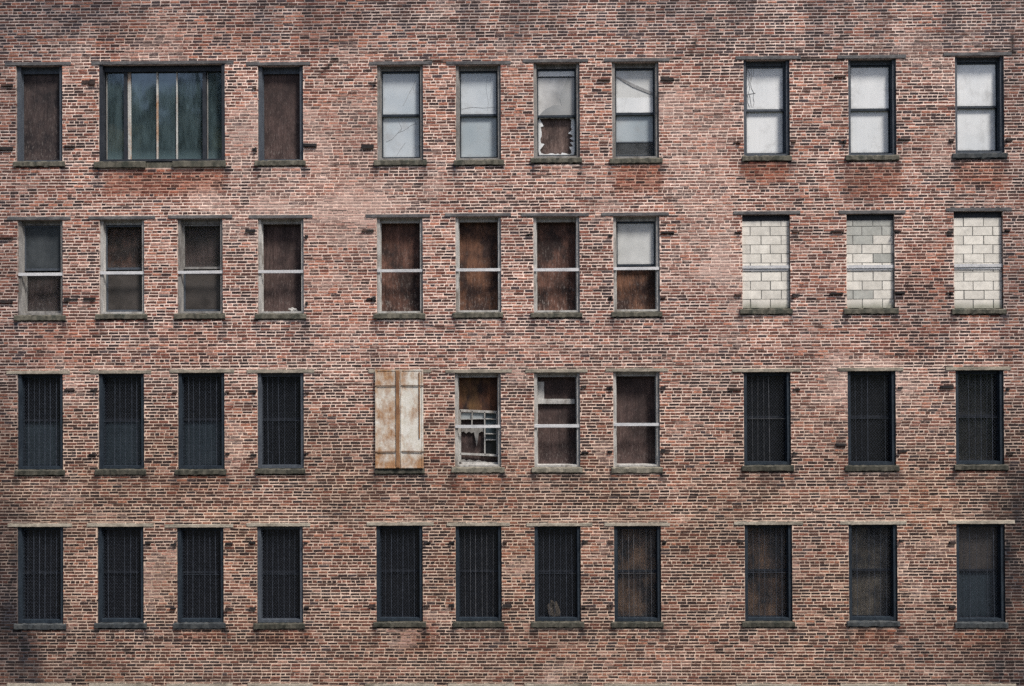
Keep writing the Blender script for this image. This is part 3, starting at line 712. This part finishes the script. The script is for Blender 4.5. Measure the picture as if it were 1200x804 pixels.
# --- second storey from the top
sash_window(1, 0, 'barred sash window with grey dusty upper pane and brown board below', 'grey_paint', PANE['dim'], M['glass_clear'], 'mauve', bar=.43, sash='slate_paint', low_paint='grey_paint')
sash_window(1, 1, 'barred sash window with streaked brown board above and smeared dark pane below', 'pale_paint', M['glass_clear'], PANE['smear'], 'red', bar=.435, sash='slate_paint')
sash_window(1, 2, 'barred sash window with near-black upper board and grey smeared lower pane', 'grey_paint', M['glass_clear'], PANE['smear'], 'mauve', bar=.435, sash='grey_paint', low_paint='slate_paint')
sash_window(1, 3, 'barred window with reddish board and a pale bag caught at its foot', 'pale_paint', None, None, 'mauve', bar=.44, upper_sash=False, lower_sash=False)
sash_window(1, 4, 'barred window with a brown board, pale spatters at the foot, right of the blank pier', 'pale_paint', None, None, 'red', bar=.445, upper_sash=False, lower_sash=False)
sash_window(1, 5, 'barred window with a board stained orange in its lower half', 'pale_paint', None, None, 'orange', bar=.445, upper_sash=False, lower_sash=False)
sash_window(1, 6, 'barred window with a board streaked red-brown, left of the half-whitened window', 'pale_paint', None, None, 'red', bar=.445, upper_sash=False, lower_sash=False)
win, w, h = sash_window(1, 7, 'barred sash window with pale grey upper pane over a rusty orange board', 'pale_paint', PANE['fold2'], None, 'orange', bar=.45, sash='navy_paint', lower_sash=False, mid=.5)

def blocked_window(col, label, grey_rows):
    a, b, c, d = OPEN[1][col]; w, h = b-a, d-LINTEL-c
    V, Q, Cc = [], [], []
    def blk(x0, x1, z0, z1, colr, y):
        k = len(V)
        for yy in (y, .27):
            V.extend([(x0, yy, z0), (x1, yy, z0), (x1, yy, z1), (x0, yy, z1)])
        Q.extend([(k, k+1, k+2, k+3), (k+1, k+5, k+6, k+2), (k+4, k, k+3, k+7), (k+3, k+2, k+6, k+7), (k+4, k+5, k+1, k)])
        Cc.extend([(*colr, 1)]*8)
    blk(.003, w-.003, .003, h-.13, (.24, .235, .22), .072)          # mortar behind the block faces
    bh = .2; n = int((h-.13)/bh)+1; z = .004
    for r in range(n):
        z1 = min(z+bh, h-.13)
        x = .004 - (.2 if r % 2 else .0) - .08*(col == 9) - .25*(col == 8)
        while x < w-.004:
            x1 = x+.44
            p, q = max(x, .004), min(x1-.015, w-.004)
            if q-p > .03 and z1-z > .05:
                t = random.uniform(.88, 1.06); cc = (.80*t, .765*t, .695*t)
                if (r, int(x > .3)) in grey_rows: cc = (.46*t, .465*t, .43*t)
                blk(p+random.uniform(0, .006), q-random.uniform(0, .006), z+.005+random.uniform(0, .004), z1-.005-random.uniform(0, .005), cc, .066+random.uniform(-.003, .003))
            x = x1
        z = z1
    V = np.array(V, float); me = array_mesh('blocked_window', V, np.array(Q), np.array(Cc), [M['block']])
    o = bpy.data.objects.new('blocked_window', me); C.objects.link(o); o.parent = building; o.location = (a, 0, c+BZ); o['label'] = label
    opening_trim(o, w, h, 1, 'sill')
    MB().box(.004, w-.004, .075, .23, h-.125, h-.003).build('head_frame', M['black_steel'], o)
    m = MB().box(-.01, w+.01, .035, .055, h*.445-.037, h*.445+.030, .003)
    m.box(.02, w-.02, .052, .0655, h*.445-.085, h*.445-.045, .002)
    m.build('guard_bar', M['guard'], o)
blocked_window(8, 'window bricked up with evenly pale concrete blocks, nearest the sash windows', set())
blocked_window(9, 'window bricked up with concrete blocks, several of them dark grey', {(9, 0), (8, 0), (8, 1), (7, 0), (5, 1), (1, 0), (2, 2), (9, 1)})
blocked_window(10, 'window bricked up with cream concrete blocks, last of its storey', {(10, 0)})

# --- third storey from the top
screened_window(2, 0, 'screened window with bluish dusty lower glass, first of its storey', lower='bluedim')
screened_window(2, 1, 'screened window with blue-green lower glass, second of its storey', lower='bluedim')
screened_window(2, 2, 'screened window with scuffed blue lower glass, left of the all-black one', lower='bluedim')
screened_window(2, 3, 'all-black screened window left of the blank pier beside the rusty shutters', paint='slate_paint')

def shutters():
    a, b, c, d = OPEN[2][4]; h = d-c-.01; mid = .515
    names = [(-.03, mid, 'rust'), (mid+.012, b-a+.03, 'white')]
    def rust_mat(name, amount, seed):
        g = G(name); off = (seed, seed*.7, seed*1.3)
        base = g.ramp(g.noise(g.pos((2, 2, 2), off), 5, 5, .7), [(.3, (.62, .58, .49)), (.7, (.80, .785, .74))])
        r1 = g.noise(g.pos((1.6, 1, 1.1), off), 2.3, 7, .68)
        sp = g.n('ShaderNodeSeparateXYZ'); g.l(g.n('ShaderNodeTexCoord').outputs['Generated'], sp.inputs[0])
        band = g.ramp(sp.outputs['Z'], [(0.0, .20), (.13, .13), (.22, .0), (.40, .06), (.50, .02), (.62, -.0), (.80, .03), (.92, .1)] if amount > .05 else [(0.0, .15), (.16, .08), (.24, .0), (.52, .0), (.60, .05), (.68, .0), (1.0, .04)])
        k = g.math('ADD', g.math('ADD', r1, band), amount)
        rust = g.ramp(g.noise(g.pos((3, 3, 1.5), off), 6, 5, .7), [(.3, (.24, .11, .045)), (.55, (.40, .21, .095)), (.75, (.54, .37, .21))])
        c1 = g.mix(g.ramp(k, [(.50, 0.0), (.60, .5), (.72, .95)]), base, rust)
        fine = g.noise(g.pos(), 40, 4, .7)
        c1 = g.mix(1.0, c1, g.ramp(fine, [(.3, .8), (.7, 1.1)]), 'MULTIPLY')
        return g.done(g.bsdf(c1, .75, .3, bump=fine))
    mats = {'rust': rust_mat('heavily_rusted_white_steel', .07, 3.0), 'white': rust_mat('lightly_rusted_white_steel', .010, 8.0)}
    deep = speckled('deep_rust', (.19, .09, .045), (.36, .20, .10), 5, .8, stretch=(1, 1, .6))
    strap = speckled('rust_brown_iron', (.045, .028, .02), (.14, .075, .045), 9, .8)
    for x0, x1, k in names:
        w = x1-x0
        m = MB().box(0, w, -.046, -.028, 0, h)
        fl = .034
        m.box(0, fl, -.054, -.047, .001, h-.001); m.box(w-fl, w, -.054, -.047, .001, h-.001)
        m.box(fl+.001, w-fl-.001, -.054, -.047, .001, .03); m.box(fl+.001, w-fl-.001, -.054, -.047, h-.03, h-.001)
        o = m.build('shutter', mats[k], building, (a+x0, 0, c+.005+BZ), 'heavily rusted orange steel shutter, left leaf of the closed pair' if k == 'rust' else 'mostly white steel shutter, right leaf of the closed pair')
        for z in (h*.165, h*.835):
            if k == 'rust': MB().bar((-.10, -.062, z), (w-.06, -.062, z+.008), .015, .010).build('strap_hinge', strap, o)
            else: MB().bar((.02, -.062, z+.012), (w+.10, -.062, z), .016, .010).build('strap_hinge', strap, o)
        if k == 'rust': MB().box(w-.085, w-.008, -.066, -.055, .02, h-.02, .003).build('meeting_strip', deep, o)
        else: MB().bar((w-.085, -.058, h*.30), (w-.085, -.058, h-.06), .026, .006).build('seam_strip', deep, o)
    win = MB().box(.002, b-a-.002, .10, .14, .002, d-LINTEL-c-.002).build('shuttered_opening', M['black_steel'], building, (a, 0, c+BZ), 'window closed off behind the rusty shutters')
    opening_trim(win, b-a, d-LINTEL-c, 2, 'sill')
shutters()

def leaning_window():
    win, w, h = sash_window(2, 5, 'wrecked window with a multi-pane sash hanging askew below a rusty board', 'pale_paint', None, None, 'rusty', bar=.43, upper_sash=False, lower_sash=False, sill='sill_warm')
    m = MB(); y = .17
    u = lambda px: (px-75)/(400-75)*w                 # drawn up from the ruin's own proportions
    v = lambda py: (730-py)/(730-75)*h
    B = lambda p, q, t, d=.03: m.bar((u(p[0]), y, v(p[1])), (u(q[0]), y, v(q[1])), t*1.3, d)
    B((108, 340), (372, 352), .040); B((108, 336), (108, 700), .032); B((372, 352), (374, 655), .036)
    B((110, 643), (380, 656), .034); B((283, 350), (283, 650), .020); B((195, 345), (192, 445), .018)
    B((285, 503), (370, 505), .014); B((285, 546), (370, 546), .016); B((285, 398), (370, 402), .012); B((112, 402), (283, 398), .010)
    B((112, 708), (382, 712), .03)
    m.build('hanging_sash', M['pale_paint'], win, label='grey multi-pane sash frame slipped down at a slant')
    MB().box(.004, w-.004, .232, .2445, .050, v(345)).build('lower_board', BOARD['mauve'], win, label='plum-brown board behind the hanging sash')
    # torn sheeting hanging in the sash
    pts = [(118, 455), (280, 452), (280, 498), (262, 486), (240, 500), (232, 560), (224, 592), (216, 545), (206, 492), (188, 500), (170, 488), (150, 502), (134, 486), (118, 492)]
    MB().slab([(u(a), v(b)) for a, b in pts], .184, .188).build('torn_sheet', M['grey_paint'], win)
    MB().box(u(115), u(280), .190, .195, v(402), v(355)).build('pane', PANE['grey'], win)
    MB().box(u(288), u(368), .190, .195, v(545), v(356)).build('pane', PANE['bluedim'], win)
    MB().box(u(288), u(368), .190, .195, v(645), v(550)).build('pane', PANE['black'], win)
    pts = [(112, 712), (112, 686), (135, 681), (150, 694), (172, 684), (190, 690), (212, 697), (238, 688), (262, 699), (285, 697), (300, 705), (380, 703), (380, 712)]
    MB().slab([(u(a), v(b)) for a, b in pts], .20, .206).build('broken_pane', M['grey_paint'], win)
leaning_window()
win, w, h = sash_window(2, 6, 'barred window with dull brown board and loose pale sash pieces across its top', 'pale_paint', None, None, 'mauve', bar=.435, upper_sash=False, lower_sash=False, sill='sill_warm')
m = MB().box(.085, .225, .205, .225, h*.70, h*.90, .004).box(.085, .90, .185, .215, h*.665, h*.715, .006)
m.build('upper_sash', M['pale_paint'], win, label='remains of a pale sash, one stile and its rail')
win, w, h = sash_window(2, 7, 'barred window with an undamaged dull brown board and sandy sill', 'pale_paint', None, None, 'mauve', bar=.445, upper_sash=False, lower_sash=False, sill='sill_warm')
screened_window(2, 8, 'black screened window with pale vertical wires, left of three on its storey', grille=light_wire)
screened_window(2, 9, 'black screened window with a mossy green sill, middle of three on its storey')
screened_window(2, 10, 'black screened window with grey specks inside, last of its storey', board='shade')

# --- fourth storey from the top
LAB4 = ['screened window beside the soot-black left edge of the wall, lowest full row',
        'screened window second from the sooty left edge, lowest full row',
        'screened window third from the sooty left edge, lowest full row',
        'screened window with a pale blue left jamb, left of the blank pier, lowest full row',
        'black screened window straight below the rusty shutters',
        'black screened window with a white scrap lying at its foot',
        'black screened window with a crumpled dull card stuck behind the mesh',
        'screened window with a rusty brown board glowing behind its lower mesh',
        'screened window with a brown stained board from top to foot, after the wide pier',
        'screened window with mottled knotted plywood behind the mesh',
        'screened window with brownish upper glass and blue-black lower glass above a black drip']
for k in range(11):
    kw = {}
    if k == 3: kw = dict(paint='slate_paint')
    if k == 5: kw = dict(grille=light_wire)
    if k == 7: kw = dict(board='brownmesh', grille=light_wire)
    if k == 8: kw = dict(board='brownmesh')
    if k == 9: kw = dict(board='knot')
    if k == 10: kw = dict(upper='smear', lower='bluedim', sill='sill_dark')
    if k in (4, 5, 6, 7): kw['sill'] = 'sill'
    elif k < 4 or k == 9: kw['sill'] = 'sill_dark' if k != 3 else 'sill'
    screened_window(3, k, LAB4[k], **kw)
# --- the storey below: only its lintels reach into the view
for k in range(11):
    win, w, h, a, c = win_base(4, k, 'window below the picture, only its pale lintel showing', 'navy_paint', 'window', ROW5[k])
    opening_trim(win, w, h, 4)
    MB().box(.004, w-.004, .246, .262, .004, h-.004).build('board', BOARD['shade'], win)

# ------------------------------------------------------------------ old iron shutter hinges let into the brickwork
def hinge_mesh(kind):
    m = MB()
    if kind == 0:      # a flat strap stub, bent
        m.box(0, 1, -.026, .02, .12, .88); m.box(.1, .9, -.036, -.0265, .25, .7)
    elif kind == 1:    # block with a broken end
        m.slab([(0, .25), (.3, 0), (1, .1), (1, .95), (.45, .9), (.1, 1)], -.03, .02)
    else:              # pintle: plate and upright pin
        m.box(0, .62, -.018, .02, .15, .85); m.box(.625, 1, -.045, .02, -.1, 1.05)
    return m
hp = [hinge_mesh(k) for k in range(3)]
first = {}
for i, (x0, z0, x1, z1) in enumerate(HINGE):
    k = (i*7) % 3
    if k not in first:
        o = hp[k].build('shutter_hinge', M['iron'], building); first[k] = o
    else:
        o = first[k].copy(); C.objects.link(o); o.parent = building
    near = min(openings, key=lambda q: min(abs((x0+x1)/2-q[0]), abs((x0+x1)/2-q[1]))+ (0 if q[2] < z0 < q[3] else 9))
    flip = abs((x0+x1)/2-near[0]) > abs((x0+x1)/2-near[1])
    wd, ht = (x1-x0)*.95, (z1-z0)*random.uniform(.6, .85)*(1 if x1-x0 > .2 else .8)
    o.location = ((x1 if flip else x0), 0, z0+BZ); o.scale = ((-wd if flip else wd), 1, ht)
    o.rotation_euler = (0, random.uniform(-.04, .04), 0)

# ------------------------------------------------------------------ loose things lying in the windows
def crumple(name, m, size, loc, seed):
    rr = np.random.default_rng(seed); bm = []
    import bmesh
    b = bmesh.new(); bmesh.ops.create_icosphere(b, subdivisions=3, radius=1)
    for v in b.verts:
        n = v.co.normalized(); k = 1 + .30*math.sin(5*n.x+seed)*math.cos(4*n.z+2) + rr.uniform(-.16, .16)
        v.co = Vector((n.x*size[0]*k, n.y*size[1]*k, max(n.z*size[2]*k, -size[2]*.8)))
    zmin = min(v.co.z for v in b.verts)
    for v in b.verts: v.co.z -= zmin
    me = bpy.data.meshes.new(name); b.to_mesh(me); b.free(); me.materials.append(m)
    o = bpy.data.objects.new(name, me); C.objects.link(o); o.location = loc
    return o
tag(crumple('plastic_bag', M['paper'], (.095, .03, .045), (-5.19, .205, .8563), 3), 'crumpled pale plastic bag at the foot of a barred reddish-boarded window', 'bag')
tag(crumple('paper_scrap', M['paper'], (.07, .02, .03), (-1.2, .147, -5.999), 5), 'small white scrap of paper behind the mesh, on a window foot', 'litter')
q = crumple('cardboard_piece', M['card'], (.125, .03, .20), (.58, .150, -5.93), 4)
tag(q, 'crumpled dull cardboard stuck behind the mesh of a black screened window', 'cardboard')

# ------------------------------------------------------------------ ground, hill and woods across the way (seen in the glass)
def grid_obj(name, xs, ys, zf, mat):
    gx, gy = np.meshgrid(xs, ys, indexing='ij'); gz = zf(gx, gy); n = len(ys)
    v = np.stack([gx.ravel(), gy.ravel(), gz.ravel()], 1)
    i, k = np.meshgrid(np.arange(len(xs)-1), np.arange(n-1), indexing='ij'); i, k = i.ravel(), k.ravel()
    q = np.stack([i*n+k, (i+1)*n+k, (i+1)*n+k+1, i*n+k+1], 1)
    me = array_mesh(name, v, q, np.ones((len(v), 4)), [mat]); o = bpy.data.objects.new(name, me); C.objects.link(o); return o
asph = speckled('worn_asphalt', (.04, .04, .042), (.07, .068, .066), 1.2, .95)
turf = speckled('rough_grass', (.06, .085, .035), (.13, .15, .07), .12, .95, grime=(.20, .11, .08))
g = MB(); g.v = [(-900, -900, -11), (900, -900, -11), (900, 900, -11), (-900, 900, -11)]; g.f = [(0, 1, 2, 3)]
o = g.build('ground', asph); o['kind'] = 'structure'; o['label'] = 'worn asphalt ground in front of the brick warehouse'
def hz(x, y):
    t = np.clip((-48-y)/45, 0, 1); return -11.3 + 39*t*t*(3-2*t)*(.98+.05*np.sin(x*.05+1)) + fbm(x, y, .08, 2)*1.5*t
hill = grid_obj('hillside', np.linspace(-170, 170, 90), np.linspace(-170, -46, 50), hz, turf)
hill['kind'] = 'structure'; hill['label'] = 'grassy hillside across the yard from the warehouse'
leafm = speckled('dark_leaves', (.032, .045, .032), (.078, .092, .06), .8, .8, bump=False)
def woods():
    rr = np.random.default_rng(21); V, Q = [], []
    for _ in range(230):
        x = rr.uniform(-150, 150); y = rr.uniform(-130, -66); z0 = float(hz(np.array([x]), np.array([y]))[0]); r = rr.uniform(2.2, 4.2); H = rr.uniform(7, 12)
        n = 260
        p = rr.normal(0, 1, (n, 3)); p /= np.linalg.norm(p, axis=1)[:, None]; p *= (rr.random((n, 1))**.4)
        p = p*np.array((r, r, H*.42)) + np.array((x, y, z0+H*.6))
        a = rr.normal(0, 1, (n, 3)); b = rr.normal(0, 1, (n, 3)); s = .45
        a = a/np.linalg.norm(a, axis=1)[:, None]*s; b = b/np.linalg.norm(b, axis=1)[:, None]*s
        V.append(np.stack([p-a-b, p+a-b, p+a+b, p-a+b], 1).reshape(-1, 3))
        t = .18; V.append(np.array([(x-t, y, z0-.5), (x+t, y, z0-.5), (x+t*.4, y, z0+H*.7), (x-t*.4, y, z0+H*.7)]))
    V = np.concatenate(V); q = np.arange(len(V)).reshape(-1, 4)
    me = array_mesh('woods', V, q, np.ones((len(V), 4)), [leafm]); o = bpy.data.objects.new('woods', me); C.objects.link(o)
    o['kind'] = 'stuff'; o['label'] = 'far woods on the hillside facing the warehouse'
woods()

# ------------------------------------------------------------------ sky, sun, camera
SUN_ELEV, SUN_AZ = 57, 48          # azimuth measured from straight in front of the wall towards its right end
sd = Vector((math.sin(math.radians(SUN_AZ))*math.cos(math.radians(SUN_ELEV)), -math.cos(math.radians(SUN_AZ))*math.cos(math.radians(SUN_ELEV)), math.sin(math.radians(SUN_ELEV))))
W = bpy.data.worlds.new('World'); S.world = W; W.use_nodes = True
nt = W.node_tree; bg = nt.nodes['Background']
sky = nt.nodes.new('ShaderNodeTexSky'); sky.sky_type = 'NISHITA'; sky.sun_disc = False
sky.sun_elevation = math.radians(SUN_ELEV); sky.sun_rotation = math.atan2(sd.x, sd.y)
sky.air_density = 1.0; sky.dust_density = 3.0; sky.ozone_density = .6
nt.links.new(sky.outputs['Color'], bg.inputs['Color']); bg.inputs['Strength'].default_value = .072
sl = bpy.data.lights.new('sun', 'SUN'); sl.energy = 2.6; sl.angle = math.radians(10); sl.color = (1.0, .945, .88)
so = bpy.data.objects.new('sun', sl); C.objects.link(so); so.rotation_euler = sd.to_track_quat('Z', 'Y').to_euler()

R = ((0.99987802, 0.00493373, 0.01481915), (-0.00502273, 0.99996954, 0.00597483), (-0.01478922, -0.00604853, 0.99987234))
right = Vector((R[0][0], R[0][2], -R[0][1])); up = -Vector((R[1][0], R[1][2], -R[1][1])); fwd = Vector((R[2][0], R[2][2], -R[2][1]))
cam = bpy.data.cameras.new('camera'); co = bpy.data.objects.new('camera', cam); C.objects.link(co)
mat4 = Matrix((right, up, -fwd)).transposed().to_4x4(); mat4.translation = Vector((0, -21, 0)); co.matrix_world = mat4
cam.sensor_width = 36; cam.lens = 36*1117/1200; cam.clip_end = 3000; cam.clip_start = .1
S.camera = co
S.view_settings.view_transform = 'Standard'; S.view_settings.look = 'None'
S.view_settings.exposure = 1.0; S.view_settings.gamma = 1.0
S.cycles.max_bounces = 6; S.cycles.diffuse_bounces = 3; S.cycles.glossy_bounces = 3; S.cycles.transparent_max_bounces = 8
S.cycles.use_denoising = False
